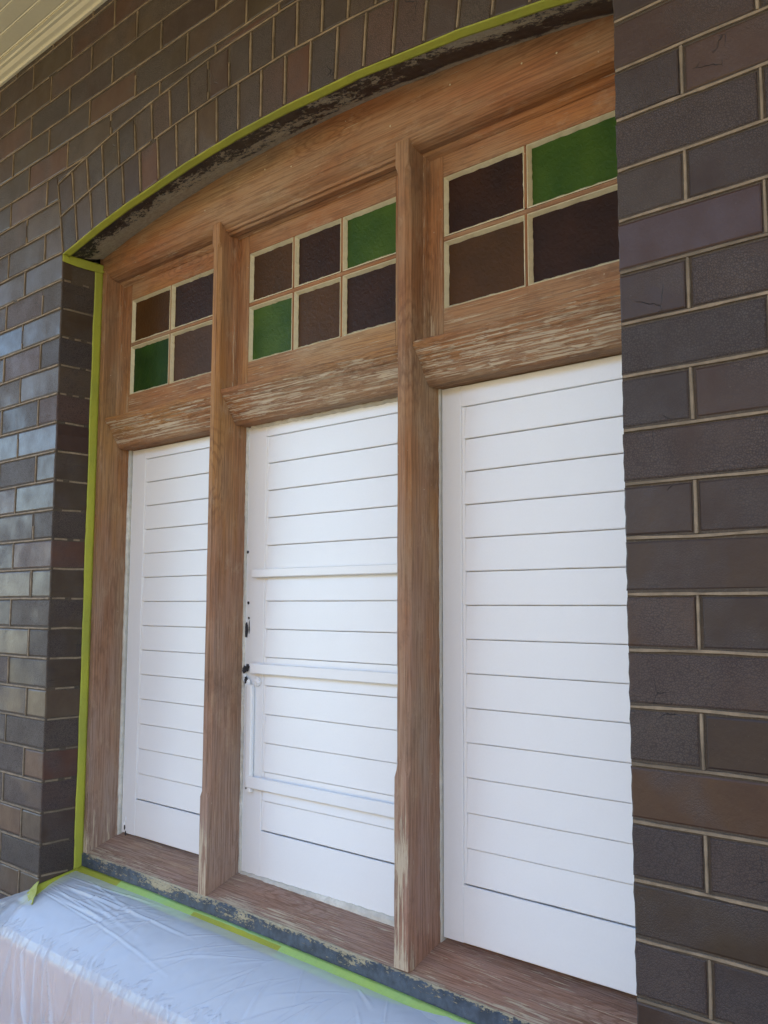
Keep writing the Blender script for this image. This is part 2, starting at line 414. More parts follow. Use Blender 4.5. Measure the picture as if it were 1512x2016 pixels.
wall = empty('brick_wall', (CX, 0, BOT), label='dark clinker brick house wall with thin cream joints, arched over the window', cat='wall', kind='thing')
B = Bricks(); R = Ribbon()
n_top = int(-TOP/C)-1; n_bot = int(-BOT/C)+1
cell = (2.055+.116)/9.0
for n in range(n_top, n_bot):
    z1 = min(-n*C, TOP); z0 = max(-(n+1)*C, BOT)
    if z1-z0 < .01: continue
    hz = .005
    # joint positions of this course
    js = []
    jr = .1164 if n % 2 == 0 else .236
    jl = -W-.1143 if n % 2 else -W-.236
    x = jl
    while x > XL: js.append(x); x -= .24
    js.append(XL)
    xs = sorted(js)
    right = []
    x = jr
    while x < XR: right.append(x); x += .24
    right.append(XR)
    if z0 < SPR:            # beside the opening
        segs = [(xs[i], xs[i+1]) for i in range(len(xs)-1)]+[(xs[-1], -W)]+[(0, right[0])]+[(right[i], right[i+1]) for i in range(len(right)-1)]
        if z1 > SPR: pass
    else:
        mid = [jl+(jr-jl)/(9.0 if n % 2 == 0 else 9.0)*i for i in range(10)]
        al = xs+mid[1:]+right[1:]
        segs = [(al[i], al[i+1]) for i in range(len(al)-1)]
    for (a, b) in segs:
        cornerL = abs(b+W) < 1e-6; cornerR = abs(a) < 1e-6 and z0 < SPR
        xa = a+(0 if cornerR else .005); xb = b-(0 if cornerL else .005)
        za = z0+hz; zb = z1-hz if z1 < TOP else z1
        if cornerR: poly = [(xb, za), (xb, zb)]+[(random.uniform(-.0014, .0008), zb+(za-zb)*i/5) for i in range(6)]
        elif cornerL: poly = [(xa, zb), (xa, za)]+[(-W+random.uniform(-.0008, .0012), za+(zb-za)*i/5) for i in range(6)]
        else: poly = [(xa, za), (xb, za), (xb, zb), (xa, zb)]
        dep = .138 if (cornerL or cornerR) else .03
        if zb < SPR-.002: B.add(poly, dep, col=pick(a > -.01)); continue
        # clip against the arch rings
        if min(polar(px_, pz_)[0] for px_, pz_ in poly) > RO+.003 and zb > SPR+.10: B.add(poly, dep, col=pick(a > -.05)); continue
        col = pick(a > -.05); cxb = (xa+xb)/2; czb = (za+zb)/2
        for side in (-1, 1):
            # beyond the skewback line through the springing corner
            nx, nz = side*math.cos(TH), -math.sin(TH)
            d = nx*CX+nz*CZ
            pc = clip(poly, nx, nz, d+.004)
            if pc and (cxb-CX)*side > 0: B.add(pc, .03, col=col)
        inner = clip(clip(poly, -math.cos(TH), math.sin(TH), -math.cos(TH)*CX+math.sin(TH)*CZ), math.cos(TH), math.sin(TH), math.cos(TH)*CX+math.sin(TH)*CZ)
        if inner:
            cxi = sum(p[0] for p in inner)/len(inner)
            # tangent half plane of the outer ring at this brick
            t = math.atan2(cxi-CX, RO); t = math.asin(max(-1, min(1, (cxi-CX)/RO)))
            nx, nz = math.sin(t), math.cos(t)
            out = clip(inner, nx, nz, nx*CX+nz*CZ+RO+.005)
            if out: B.add(out, .03, col=col)
    # ribbons of the bed joint under this course and the perpends
    zl = -n*C
    if zl < TOP-.02 and zl > BOT:
        m = int((XR-XL)/.025)
        pts = sorted([(XL+(XR-XL)*i/m, zl) for i in range(m+1)]+([(-W-.0035, zl), (.0035, zl)] if zl < SPR else []))
        R.line(pts, ok=lambda p: not hole(p.x, p.y, -.003), skip=.03)
    for (a, b) in segs:
        if abs(a) < 1e-6: continue
        if abs(a-XL) < 1e-6: continue
        pts = [(a, z0+.003+(z1-z0-.006)*i/4) for i in range(5)]
        R.line(pts, ok=lambda p: not hole(p.x, p.y, -.004), skip=.09, wd=.0046)
ob = B.obj('coursed_bricks', wall)
# arch: two rings of headers
A = Bricks(); AR = Ribbon()
for (ra, rb, nb, ph) in ((RI, RM, 22, 0), (RM, RO, 23, 0)):
    for i in range(nb):
        t0 = -TH+2*TH*i/nb; t1 = -TH+2*TH*(i+1)/nb
        g = .005/ra
        lo = ra+(.0 if ra == RI else .005); hi = rb-.005
        poly = [(CX+lo*math.sin(t0+g), CZ+lo*math.cos(t0+g)), (CX+lo*math.sin(t1-g), CZ+lo*math.cos(t1-g)),
                (CX+hi*math.sin(t1-g), CZ+hi*math.cos(t1-g)), (CX+hi*math.sin(t0+g), CZ+hi*math.cos(t0+g))]
        A.add(poly, .014 if ra == RI else .03)
        if i or 1:
            AR.line([(CX+(ra+.004+(rb-ra-.008)*k/5)*math.sin(t0), CZ+(ra+.004+(rb-ra-.008)*k/5)*math.cos(t0)) for k in range(6)], skip=.12, wd=.0046)
    m = 90
    AR.line([(CX+rb*math.sin(-TH+2*TH*i/m), CZ+rb*math.cos(-TH+2*TH*i/m)) for i in range(m+1)], skip=.05)
arch = A.obj('arch_bricks', wall)
mesh_obj('arch_joint_ribbon', AR.V, AR.F, MR, arch)
# bed joints on both reveals (bands in the x plane)
for n in range(-1, n_bot):
    z = -n*C
    if z > SPR-.01 or z < -1.66: continue
    for xw, s in ((-W, 1), (0, -1)):
        y = .006; ph = random.uniform(0, 50)
        while y < .13:
            if random.random() > .2:
                y2 = min(.132, y+.02); b0 = len(R.V)
                def zz(q): return z+noise.noise(Vector((q*20+ph, 0, 0)))*.002
                h = .0024
                for yy in (y, y2):
                    R.V += [(xw-s*.004, yy, zz(yy)-h), (xw+s*.0009, yy, zz(yy)-h), (xw+s*.0009, yy, zz(yy)+h), (xw-s*.004, yy, zz(yy)+h)]
                for k in range(3): R.F.append((b0+k, b0+k+1, b0+4+k+1, b0+4+k))
            y += .02
mesh_obj('joint_ribbon', R.V, R.F, MR, wall)
# pointing behind the bricks: solid piers, lintel zone above
def solid(name, pieces, mat, parent):
    bm = bmesh.new()
    for (x0, x1, y0, y1, z0, z1) in pieces:
        r = bmesh.ops.create_cube(bm, size=1)
        for v in r['verts']: v.co = Vector(((x0+x1)/2+v.co.x*(x1-x0), (y0+y1)/2+v.co.y*(y1-y0), (z0+z1)/2+v.co.z*(z1-z0)))
    me = bpy.data.meshes.new(name); bm.to_mesh(me); bm.free(); me.materials.append(mat)
    o = bpy.data.objects.new(name, me); COL.objects.link(o)
    if parent is not None: o.parent = parent; o.matrix_parent_inverse = Matrix.Translation(parent.location).inverted()
    return o
V = []; F = []
pieces = [(XL, -W-.0012, .0003, .33, BOT, SPR), (.0012, XR, .0003, .33, BOT, SPR), (-W-.0012, .0012, .02, .33, BOT, -1.70)]
solid('pier_core', pieces, MM, wall)
# wall above the springing: front sheet with the arch cut out, given thickness
m = 80; xs = [-W+W*i/m for i in range(m+1)]
VV = []; FF = []
for yy in (.0004, .13):
    for x in [XL]+xs+[XR]:
        zz = SPR if x in (XL, XR) else (arcz(x)+.0015 if yy < .01 else .2815-.108*(x-CX)**2)
        VV.append((x, yy, zz)); VV.append((x, yy, TOP+.05))
k = (m+3)*2
for i in range(m+2):
    a = 2*i
    FF.append((a, a+2, a+3, a+1)); FF.append((k+a, k+a+1, k+a+3, k+a+2)); FF.append((a, k+a, k+a+2, a+2))
mesh_obj('arch_core', VV, FF, MM, wall)
# sloping rendered brick sill under the film
sweep('wall_sill', [(.14, -1.652), (.09, -1.663), (.04, -1.675), (.0, -1.690), (-.04, -1.715), (-.080, -1.757), (-.086, -1.768), (-.086, -1.775), (-.06, -1.78), (.0, -1.79), (.14, -1.79)], 'x', -W-.035, .06, SLATE, wall, 80, .0015, freq=9)
sweep('sill_apron', [(-.092, -1.776), (-.093, -1.90), (-.0005, -1.905), (-.0005, -1.7905), (-.055, -1.7815)], 'x', -W-.034, .059, RENDER, wall, 80, .0012, freq=9)
bevbox('lower_render', -W-.30, .3, -.012, .0, BOT, -1.905, RENDER, wall, 0)

# ------------------------------------------------------------------ veranda
ceil = empty('veranda_ceiling', (CX, -1.25, .8965), label='cream painted ceiling of narrow beaded boards above the brick wall', cat='ceiling', kind='thing')
def board_prof():
    p = []; y = -.066
    p.append((y, .905)); 
    while y > -1.85:
        p += [(y, .8975), (y-.003, .8955), (y-.006, .8975), (y-.010, .8960), (y-.0535, .8960)]
        y -= .054
    p += [(y, .93), (.0, .93), (.0, .905)]
    return p
sweep('beaded_boards', board_prof(), 'x', XL, XR, CREAM, ceil, 4)
cp = [(-.0005, .8800), (-.010, .8795), (-.016, .8835), (-.020, .8845), (-.030, .8855), (-.041, .8905), (-.050, .8905), (-.055, .8930), (-.066, .8935), (-.066, .899), (-.0005, .899)]
sweep('cornice_mould', cp, 'x', XL, XR, CREAM, ceil, 40, .0006)
bevbox('fascia_board', XL, XR, -1.95, -1.92, .84, 1.0, CREAM, ceil, .003)
roof = mesh_obj('house_roof', [(XL-.5, -2.0, .98), (XR+.5, -2.0, .98), (XR+.5, 1.2, 2.9), (XL-.5, 1.2, 2.9), (XL-.5, 5, 1.0), (XR+.5, 5, 1.0),
        (XL-.5, -2.0, .95), (XR+.5, -2.0, .95), (XR+.5, 1.2, 2.87), (XL-.5, 1.2, 2.87), (XL-.5, 5, .97), (XR+.5, 5, .97)],
        [(0, 1, 2, 3), (3, 2, 5, 4), (6, 9, 8, 7), (9, 10, 11, 8), (0, 6, 7, 1), (4, 5, 11, 10)], IRON, wall)
tag(mesh_obj('veranda_floor', [(XL-1, -2.0, BOT), (XR+2, -2.0, BOT), (XR+2, 5, BOT), (XL-1, 5, BOT)], [(0, 1, 2, 3)], CONC), kind='structure')
tag(mesh_obj('ground', [(-200, -200, BOT-.25), (200, -200, BOT-.25), (200, 200, BOT-.25), (-200, 200, BOT-.25)], [(0, 1, 2, 3)], GRASS), kind='structure')
# unseen hedge shape, added to block low sky and bounce warm light
V = []; F = []; hn = 90
blk_path = [(-13, -15.5), (0, -14.5), (9, -13), (15, -11)]
prof = [(-1.6, 0), (-1.9, 1.5), (-1.5, 4.6), (-.7, 6.3), (.5, 6.5), (1.5, 3.8), (1.8, 0)]
for i in range(hn+1):
    f = i/hn*(len(blk_path)-1); a = min(int(f), len(blk_path)-2); f -= a
    px_ = blk_path[a][0]+(blk_path[a+1][0]-blk_path[a][0])*f; py_ = blk_path[a][1]+(blk_path[a+1][1]-blk_path[a][1])*f
    d_ = Vector((blk_path[a+1][0]-blk_path[a][0], blk_path[a+1][1]-blk_path[a][1])).normalized()
    for (o_, h_) in prof:
        nv = noise.noise_vector(Vector((px_*.5, py_*.5+o_, h_*.6)))*.7
        V.append((px_+d_.y*o_+nv.x, py_-d_.x*o_+nv.y, BOT-.25+h_*(1+.25*nv.z)))
for i in range(hn):
    for j in range(6): F.append((i*7+j, i*7+j+1, (i+1)*7+j+1, (i+1)*7+j))
BLOCKER = flat_mat('dry hedge leaves', (.26, .17, .06), .8, 6, .5, 1, .1)
tag(mesh_obj('garden_hedge', V, F, BLOCKER), label='tall unseen hedge shape added behind the camera to block low sky and bounce warm light', cat='hedge')
# the room behind
solid('room_wall', [(XL, XR, 1.6, 1.7, BOT, 1.0), (-2.4, -2.35, .34, 1.6, BOT, 1.0), (.5, .55, .34, 1.6, BOT, 1.0), (XL, XR, .14, 1.7, 1.0, 1.05)], DARKM, wall)

# ------------------------------------------------------------------ timber window frame
win = empty('timber_window', (CX, .18, -1.6), label='three-light timber window frame stripped back to bare orange brown wood, with old paint flakes', cat='window', kind='thing')
FY = .132; SY = .239; TY = .193
def smooth(a, b, x):
    t = max(0, min(1, (x-a)/(b-a))); return t*t*(3-2*t)
def tilt(v): v = v.copy(); v.z += -.012*(v.x+W)**2; return v

def jamb(x0, x1, pf):
    return sweep('jamb', rect(x0, x1, FY, .30, .002, 4), 'z', -1.60, .21, WZr, win, 90, .0006, pf)
jamb(-W-.02, -1.799, lambda v: .14+.42*smooth(-1.35, -1.6, v.z)+.25*smooth(.14, .132, v.y)*smooth(-.9, -1.5, v.z))
jamb(-.022, .02, lambda v: .1)

def mullion(x0, x1, pf, zc, foot):
    """stop chamfers on the front corners, running out near head and foot"""
    V = []; n = 130; zt, zb = .139, foot
    for i in range(n+1):
        z = zb+(zt-zb)*i/n
        c = .0085*smooth(zc, zc+.02, z)*smooth(.083, .070, z)+.0012
        pr = [(x0+c, FY), (x0+(x1-x0)*.25, FY), (x0+(x1-x0)*.5, FY), (x0+(x1-x0)*.75, FY), (x1-c, FY), (x1, FY+c), (x1, FY+.03), (x1, .192), (x1, .215), (x1, .232), (x1, .29), (x0, .29), (x0, .232), (x0, FY+c)]
        for (x, y) in pr:
            nv = noise.noise_vector(Vector((x*30+x0*9, y*30, z*14)))*.0008
            V.append(Vector((x+nv.x, y+nv.y, z)))
    k = 14; F = []
    for s in range(n):
        for i in range(k):
            j = (i+1) % k; F.append((s*k+i, s*k+j, (s+1)*k+j, (s+1)*k+i))
    F.append(tuple(range(k-1, -1, -1))); F.append(tuple(n*k+i for i in range(k)))
    return fix_normals(mesh_obj('mullion', V, F, WZ, win, False, {'paint': [pf(v) for v in V]}))
X1a, X1b, X2a, X2b = -1.265, -1.233, -.606, -.567
mullion(X1a, X1b, lambda v: .16+.48*smooth(.134, .131, v.y)*smooth(-1.25, -1.5, v.z)+.12*smooth(-1.3, -1.5, v.z), -1.36, -1.60)
mullion(X2a, X2b, lambda v: .20+.60*smooth(.134, .1322, v.y)*smooth(-1.12, -1.40, v.z)*(.8+.5*noise.noise(Vector((v.x*20, 1, v.z*9))))+.10*smooth(-1.4,-1.6,v.z), -1.23, -1.607)

# sill: sloping top, painted nosing
def sillpaint(v):
    return .40+.30*smooth(.185, .137, v.y)*smooth(.2, .6, .5+.9*noise.noise(Vector((v.x*5, v.y*9, 1))))
sl = sweep('sill', [(FY+.002, -1.5925), (.145, -1.5885), (.16, -1.583), (.175, -1.577), (.19, -1.572), (.205, -1.566), (.225, -1.558), (.30, -1.54), (.30, -1.63), (FY+.002, -1.6295)], 'x', -W+.001, -.001, WX, win, 160, .0008, sillpaint, tilt)
sweep('painted_nosing', [(FY-.004, -1.5955), (FY-.001, -1.5925), (FY+.0015, -1.5920), (FY+.0015, -1.650), (FY-.004, -1.650)], 'x', -W+.002, -.002, NAVY, sl, 300, .0008,
      lambda v: .40+.40*smooth(-1.6, -1.592, v.z+.012*(v.x+W)**2)+.2*noise.noise(Vector((v.x*4, 0, 3))), tilt)

# head: arched fascia board with a moulded lower edge
def headpaint(v): return .20+.12*smooth(.17, .15, v.z)
m = 120; V = []; F = []
rows = 8
for i in range(m+1):
    x = -W+.001+(W-.002)*i/m; zt = .284-.108*(x-CX)**2
    col = [(FY+.0, zt)]
    for j in range(1, rows): col.append((FY, zt+(.154-zt)*j/rows))
    col += [(FY, .154), (FY-.0025, .1525), (FY-.003, .149), (FY-.0005, .1465), (FY+.001, .144), (FY+.006, .135), (.150, .1245), (.165, .1190), (.193, .1165), (.26, .1165), (.26, zt)]
    nc = len(col)
    for (y, z) in col:
        nv = noise.noise_vector(Vector((x*12, y*12, z*12)))*.0009
        V.append(Vector((x, y+nv.y, z+(nv.z if z < .16 else 0))))
for i in range(m):
    for j in range(nc):
        q = (j+1) % nc; F.append((i*nc+j, (i+1)*nc+j, (i+1)*nc+q, i*nc+q))
F.append(tuple(range(nc))); F.append(tuple(m*nc+j for j in range(nc-1, -1, -1)))
head = fix_normals(mesh_obj('head', V, F, WX, win, False, {'paint': [headpaint(v) for v in V]}))
# black flaking lining board on the underside of the arch
V = []; F = []; pa = []; nc_ = 10
for i in range(m*2+1):
    x = -W+.0005+(W-.001)*i/(m*2)
    for k, (y, dz) in enumerate([(.016, .0), (.016, -.006), (.034, -.0075), (.05, -.0095), (.07, -.0120), (.09, -.0140), (.11, -.0155), (.125, -.0160), (FY+.002, -.0165), (FY+.002, .0)]):
        t = math.asin((x-CX)/RI); nv = noise.noise(Vector((x*30, y*30, 0)))*.0009
        dd = x-CX; zb_ = .2765-.108*dd*dd; q = smooth(.0, 1, (y-.006)/(FY-.004))
        zf = arcz(x)-.0020
        z_ = zf+(zb_-zf)*(y-.006)/(FY-.004)-.0045*math.sin(math.pi*min(1, (y-.006)/(FY-.006)))+nv
        if k == 0: z_ = arcz(x)+.006
        if k == nc_-1: z_ = zb_+.006
        V.append((x, y, z_))
        left = smooth(-.95, -1.35, x)*smooth(.06, .115, y)
        pa.append(.66+.30*left+.30*smooth(.108, .128, y)-.16*smooth(-.75, -.45, x)*smooth(.05, .08, y)*(1-smooth(.118, .128, y))-.1*smooth(.07, .03, y)*smooth(-.9, -1.2, x)+.12*smooth(-.6, -.3, x)*smooth(.07, .04, y))
nc = 10
for i in range(m*2):
    for j in range(nc):
        q = (j+1) % nc; F.append((i*nc+j, i*nc+q, (i+1)*nc+q, (i+1)*nc+j))
lin = fix_normals(mesh_obj('arch_lining', V, F, BLK, win, False, {'paint': pa})); lin['label'] = 'curved lining under the brick arch with flaking black paint over cream'

# transoms: weathered drip moulding in each bay
tp = [(.1448, -.3145), (.1475, -.3200), (.1455, -.3230), (.1500, -.3290), (.1560, -.3350), (.1590, -.3420), (.1650, -.3460), (.1680, -.3530), (.1745, -.3620), (.1775, -.3710), (.1840, -.3800), (.1880, -.3900), (.1945, -.3985), (.200, -.4020), (.30, -.4035), (.30, -.270), (.1945, -.2975), (.165, -.3065)]
def tpaint(v): return .30+.32*smooth(-.318, -.33, v.z)*smooth(.2, .19, v.y)
BAYS = [(-1.7985, X1a-.0005), (X1b+.0005, X2a-.0005), (X2b+.0005, -.0225)]
for (a, b) in BAYS:
    sweep('transom', tp, 'x', a, b, WX, win, 90, .0016, tpaint, freq=40, seed=a)

# top lights: sash > glazing bars, putty, panes
PZ = [(-.0785, .0560), (-.2400, -.0905)]      # glass cells, top row / bottom row (outer edge of putty)
def sash(a, b, cols, grid, lab):
    """cols: list of (x0,x1) cells measured at the face"""
    zt, zb = .1150, -.3000; yf, yb = TY, .225
    V = []; F = []
    parts = []
    pl = lambda v: .26+.20*smooth(-.2, -.3, v.z)
    e = .0008
    parts.append((sweep('stile', rect(a, cols[0][0], yf, yb, .001, 4), 'z', zb, zt, WZ, None, 40, .0004, pl), 1))
    parts.append((sweep('stile', rect(cols[-1][1], b, yf, yb, .001, 4), 'z', zb, zt, WZ, None, 40, .0004, pl), 1))
    x0, x1 = cols[0][0]+e, cols[-1][1]-e
    parts.append((sweep('rail', rect(yf+.001, yb, PZ[0][1], zt, .001, 4), 'x', x0, x1, WX, None, 60, .0004, pl), 0))
    parts.append((sweep('rail', rect(yf+.001, yb, zb, PZ[1][0], .001, 4), 'x', x0, x1, WX, None, 60, .0004, pl), 0))
    parts.append((sweep('bar', rect(yf+.002, yb, PZ[1][1], PZ[0][0], .003, 2), 'x', x0, x1, WX, None, 60, .0003, lambda v: .2), 0))
    for i in range(len(cols)-1):
        for (z0, z1) in PZ:
            parts.append((sweep('bar', rect(cols[i][1], cols[i+1][0], yf+.0015, yb, .003, 2), 'z', z0+e, z1-e, WZ, None, 20, .0003, lambda v: .2), 1))
    mats = []
    for (o_, mi) in parts:
        n0 = len(V); V += [v.co.copy() for v in o_.data.vertices]; PA_ = [d.value for d in o_.data.attributes['paint'].data]; pav = PA_ if n0 == 0 else pav+PA_
        for p_ in o_.data.polygons: F.append(tuple(n0+q for q in p_.vertices)); mats.append(mi)
        bpy.data.objects.remove(o_)
    s = mesh_obj('top_light', V, F, [WX, WZ], win, False, {'paint': pav}); s['label'] = lab
    for p_, mi in zip(s.data.polygons, mats): p_.material_index = mi
    # putty: bevelled fillet round each pane
    PV = []; PF = []
    for r, (z0, z1) in enumerate(PZ):
        for c, (c0, c1) in enumerate(cols):
            yg = yf+.0125; wd = .0070
            def ring(ins, y, wob):
                pts = []
                q = [(c0+ins, z0+ins), (c1-ins, z0+ins), (c1-ins, z1-ins), (c0+ins, z1-ins)]
                k = 14
                for i in range(4):
                    p0, p1 = q[i], q[(i+1) % 4]
                    for t in range(k):
                        x = p0[0]+(p1[0]-p0[0])*t/k; z = p0[1]+(p1[1]-p0[1])*t/k
                        w_ = noise.noise(Vector((x*75, z*75, c+r*3)))*wob if t else 0
                        if i in (0, 2): pts.append((x, y, z+w_))
                        else: pts.append((x+w_, y, z))
                return pts
            base = len(PV)
            rs = [ring(-.0003, yf+.0035, 0), ring(.0016, yf+.0030, .0008), ring(wd, yg-.0008, .0022), ring(wd+.0002, yg+.002, .0022)]
            for rr in rs: PV += rr
            L = len(rs[0])
            for k in range(3):
                for i in range(L):
                    j = (i+1) % L; PF.append((base+k*L+i, base+(k+1)*L+i, base+(k+1)*L+j, base+k*L+j))
            g = grid[r][c]
            gm = {'g': GREEN if a > -1.5 else GREEN2, 'b': BROWN, 'p': PLUM}[g]
            pane = bevbox('glass_pane', c0+.002, c1-.002, yg, yg+.004, z0+.002, z1-.002, gm, s, 0)
            if len(s.name) and g == 'g': pane['label'] = 'green textured glass pane'
            elif g == 'b': pane['label'] = 'amber brown textured glass pane'
            else: pane['label'] = 'dark plum textured glass pane'
    fix_normals(mesh_obj('putty', PV, PF, PUTTY, s))
g = .0072
sash(BAYS[0][0]+.001, BAYS[0][1]-.001, [(-1.7505, -1.545-g/2), (-1.545+g/2, -1.3140)], ['bp', 'gb'], 'left top light with four coloured panes, green at lower left')
sash(BAYS[1][0]+.001, BAYS[1][1]-.001, [(-1.1835, -1.0090-g/2), (-1.0090+g/2, -.8360-g/2), (-.8360+g/2, -.6590)], ['bpg', 'gbp'], 'middle top light with six coloured panes, two of them green')
sash(BAYS[2][0]+.001, BAYS[2][1]-.001, [(-.5205, -.3080-g/2), (-.3080+g/2, -.0990)], ['pg', 'bp'], 'right top light with four coloured panes, green at upper right')
# small beads between frame and top lights
for bi, (a, b) in enumerate(BAYS):
    q = [(.178, .1185), (.184, .1100), (.1925, .1040), (.1925, .1185)]
    sweep('bead', q, 'x', a, b, WX, head, 40, .0008, lambda v: .35)
    if bi == 1:
        sweep('bead', [(.150, .1270), (.1535, .1170), (.1600, .1155), (.164, .1100), (.178, .1085), (.178, .123)], 'x', a, b, WX, head, 60, .0008, lambda v: .35)
    x = a+.0; 
    sweep('bead', [(x, .180), (x+.0065, .182), (x+.0075, .1925), (x, .1925)], 'z', -.30, .112, WZ, win, 60, .0008, lambda v: .40, seed=bi)
# shutter stops (thin strip of the frame beside each shutter)
for bi, (a, b) in enumerate(BAYS):
    wd = (.006, .0055, .003)[bi]; yy = (.229, .2335, .233)[bi]
    sweep('stop_bead', [(a, yy), (a+wd*.8, yy+.001), (a+wd, yy+.004), (a+wd, .30), (a, .30)], 'z', -1.575, -.403, OLDW, win, 120, .0012, lambda v: .5, freq=60, seed=bi*7)
# nails
def nail(x, y, z, parent, r=.0021):
    bm = bmesh.new(); bmesh.ops.create_uvsphere(bm, u_segments=10, v_segments=6, radius=r)
    for v in bm.verts: v.co = Vector((x+v.co.x, y+v.co.y*.35, z+v.co.z))
    me = bpy.data.meshes.new('nail'); bm.to_mesh(me); bm.free(); me.materials.append(PUTTY)
    o = bpy.data.objects.new('nail', me); COL.objects.link(o); o.parent = parent; o.matrix_parent_inverse = Matrix.Translation(parent.location).inverted()
for (x, z) in ((-.53, -.365), (-.16, -.365)): nail(x, .1755, z, win)
for (x, z) in ((-.19, .176), (-.62, .185), (-.95, .20), (-.27, .118+.07), (-1.30, .19), (-.45, .215), (-1.05, .225)): nail(x, FY-.001, z, win)

# ------------------------------------------------------------------ louvred shutters
def shutter(a, b, la, lb, ztop, pitch, zbot0, label, hinge):
    s = empty('louvred_shutter', ((a+b)/2, SY, zbot0), label=label, cat='shutter', group='white louvred shutters closed in the window bays')
    y0, y1 = SY, SY+.032
    nlv = 14; zt = -.4045; zlast = ztop-pitch*nlv
    bead = .011
    for (p, q) in ((a, la-bead), (lb+bead, b)):
        sweep('stile', rect(p, q, y0, y1, .0015, 2), 'z', zbot0, zt, WHITE, s, 30, .0003)
    for (p, q, sg) in ((la-bead, la, 1), (lb, lb+bead, -1)):
        pr = [(p, y0+.0035), (p+.0015, y0+.001), (p+.004, y0+.0006), (q-.002, y0+.002), (q, y0+.006), (q, y1), (p, y1)]
        if sg < 0: pr = [(p+q-x, y) for (x, y) in pr]
        sweep('bead', pr, 'z', zlast, ztop, WHITE, s, 20, 0)
    sweep('rail', rect(y0, y1, ztop+.0012, zt, .0015, 2), 'x', la-bead+.0005, lb+bead-.0005, WHITE, s, 20, .0002)
    sweep('rail', rect(y0, y1, zbot0, zlast-.0035, .0015, 2), 'x', la-bead+.0005, lb+bead-.0005, WHITE, s, 20, .0002, shear=None)
    lv0 = None
    for i in range(nlv):
        zt_ = ztop-pitch*i; zb_ = zt_-pitch
        yt, yb = y0+.0012, y0-.0036
        th = .009
        pr = [(yt, zt_-.0008), (yt+(yb-yt)*.5, zt_+(zb_-zt_)*.5), (yb+.0003, zb_+.0030), (yb+.0010, zb_+.0012), (yb+.0024, zb_+.0006), (yb+th, zb_+.0008), (yb+th+.001, zb_+.004), (yt+th, zt_+.010), (yt+th*.9, zt_+.011), (yt+.0068, zt_+.008), (yt+.0066, zt_+.0000)]
        V_ = sweep('louvre', pr, 'x', la+.0006, lb-.0006, WHITE, s, 16, .00045, seed=i)
    return s
s1 = shutter(BAYS[0][0]+.0085, BAYS[0][1]-.004, -1.708, -1.345, -.4377, .0717, -1.5480, 'white louvred shutter in the narrow left bay beside the reveal', 1)
s2 = shutter(-1.2285, BAYS[1][1]-.004, -1.143, -.690, -.4377, .0717, -1.5560, 'white louvred shutter in the middle bay, crossed by three flat bars and missing its bolt', 1)
s3 = shutter(BAYS[2][0]+.004, BAYS[2][1]-.006, -.4985, -.090, -.4518, .0710, -1.5640, 'plain white louvred shutter in the right bay next to the near brick pier', 1)
# middle shutter: flat bars, rod, ragged edges, bolt holes
for (x0, z0, z1, th) in ((-1.1865, -.8065, -.7850, .008), (-1.1860, -1.0530, -1.0270, .010), (-1.1960, -1.3415, -1.3120, .008)):
    sweep('flat_bar', rect(SY-.0075-th, SY-.0075, z0, z1, .002, 2), 'x', x0, X2a-.001, WHITE, s2, 60, .0004)
for z in (-.796, -1.04, -1.327):
    bevbox('bar_block', -1.178, -1.150, SY-.0075, SY+.001, z-.008, z+.008, WHITE, s2, .001)
sweep('vertical_strip', rect(-1.2035, -1.1830, .2255, SY-.0003, .003, 1), 'z', -1.352, -1.082, WHITE, s2, 30, .0007, freq=50)
def lump(name, x, y, z, sx, sy_, sz, mat, parent, seed):
    bm = bmesh.new(); bmesh.ops.create_icosphere(bm, subdivisions=3, radius=1)
    for v in bm.verts:
        k = 1+.45*noise.noise(v.co*2.2+Vector((seed, 0, 0)))
        v.co = Vector((x+v.co.x*sx*k, y+v.co.y*sy_*k, z+v.co.z*sz*k))
    me = bpy.data.meshes.new(name); bm.to_mesh(me); bm.free(); me.materials.append(mat)
    o = bpy.data.objects.new(name, me); COL.objects.link(o); o.parent = parent; o.matrix_parent_inverse = Matrix.Translation(parent.location).inverted()
    return o
for (x, z, sx, sz) in ((-1.2230, -.7383, .0048, .004), (-1.2170, -.8722, .0042, .0042), (-1.2140, -.912, .0035, .0035), (-1.1975, -1.3435, .0022, .0025)):
    lump('screw_hole', x, SY-.0004 if z > -1.3 else .2252, z, sx, .0012, sz, HOLE, s2, x*31)
lump('torn_socket', -1.2225, SY-.0004, -.9440, .0060, .0016, .020, HOLE, s2, 4)
lump('torn_socket', -1.2120, SY-.0004, -.9360, .0022, .0012, .017, HOLE, s2, 5)
for i in range(9):
    lump('broken_latch', -1.212+random.uniform(-.014, .012), SY-.006+random.uniform(-.003, .003), -1.066+random.uniform(-.024, .028), random.uniform(.003, .007), .004, random.uniform(.005, .012), WHITE if i % 3 else HOLE, s2, i*5.1)
lump('paint_blob', -1.172, SY-.003, -1.074, .013, .004, .011, WHITE, s2, 9)
for i in range(4):
    lump('paint_blob', -1.7745+i*.003, SY-.001, -1.525+i*.008*(-1)**i, .0028, .002, .007, HOLE if i % 2 else WHITE, s1, i*3.3)
# ragged fillers along the sill and the top of the middle shutter
sweep('filler_strip', [(SY-.010, -1.583), (SY-.008, -1.562), (SY-.004, -1.556), (SY+.002, -1.554), (SY+.002, -1.583)], 'x', X1b+.01, X2a-.002, OLDW, s2, 160, .0026, lambda v: .62, freq=55)
sweep('filler_strip', [(SY-.006, -.4022), (SY-.006, -.4060), (SY-.002, -.4105), (SY, -.4105), (SY, -.4022)], 'x', X1b+.02, X2a-.002, OLDW, s2, 160, .0028, lambda v: .55, freq=60)

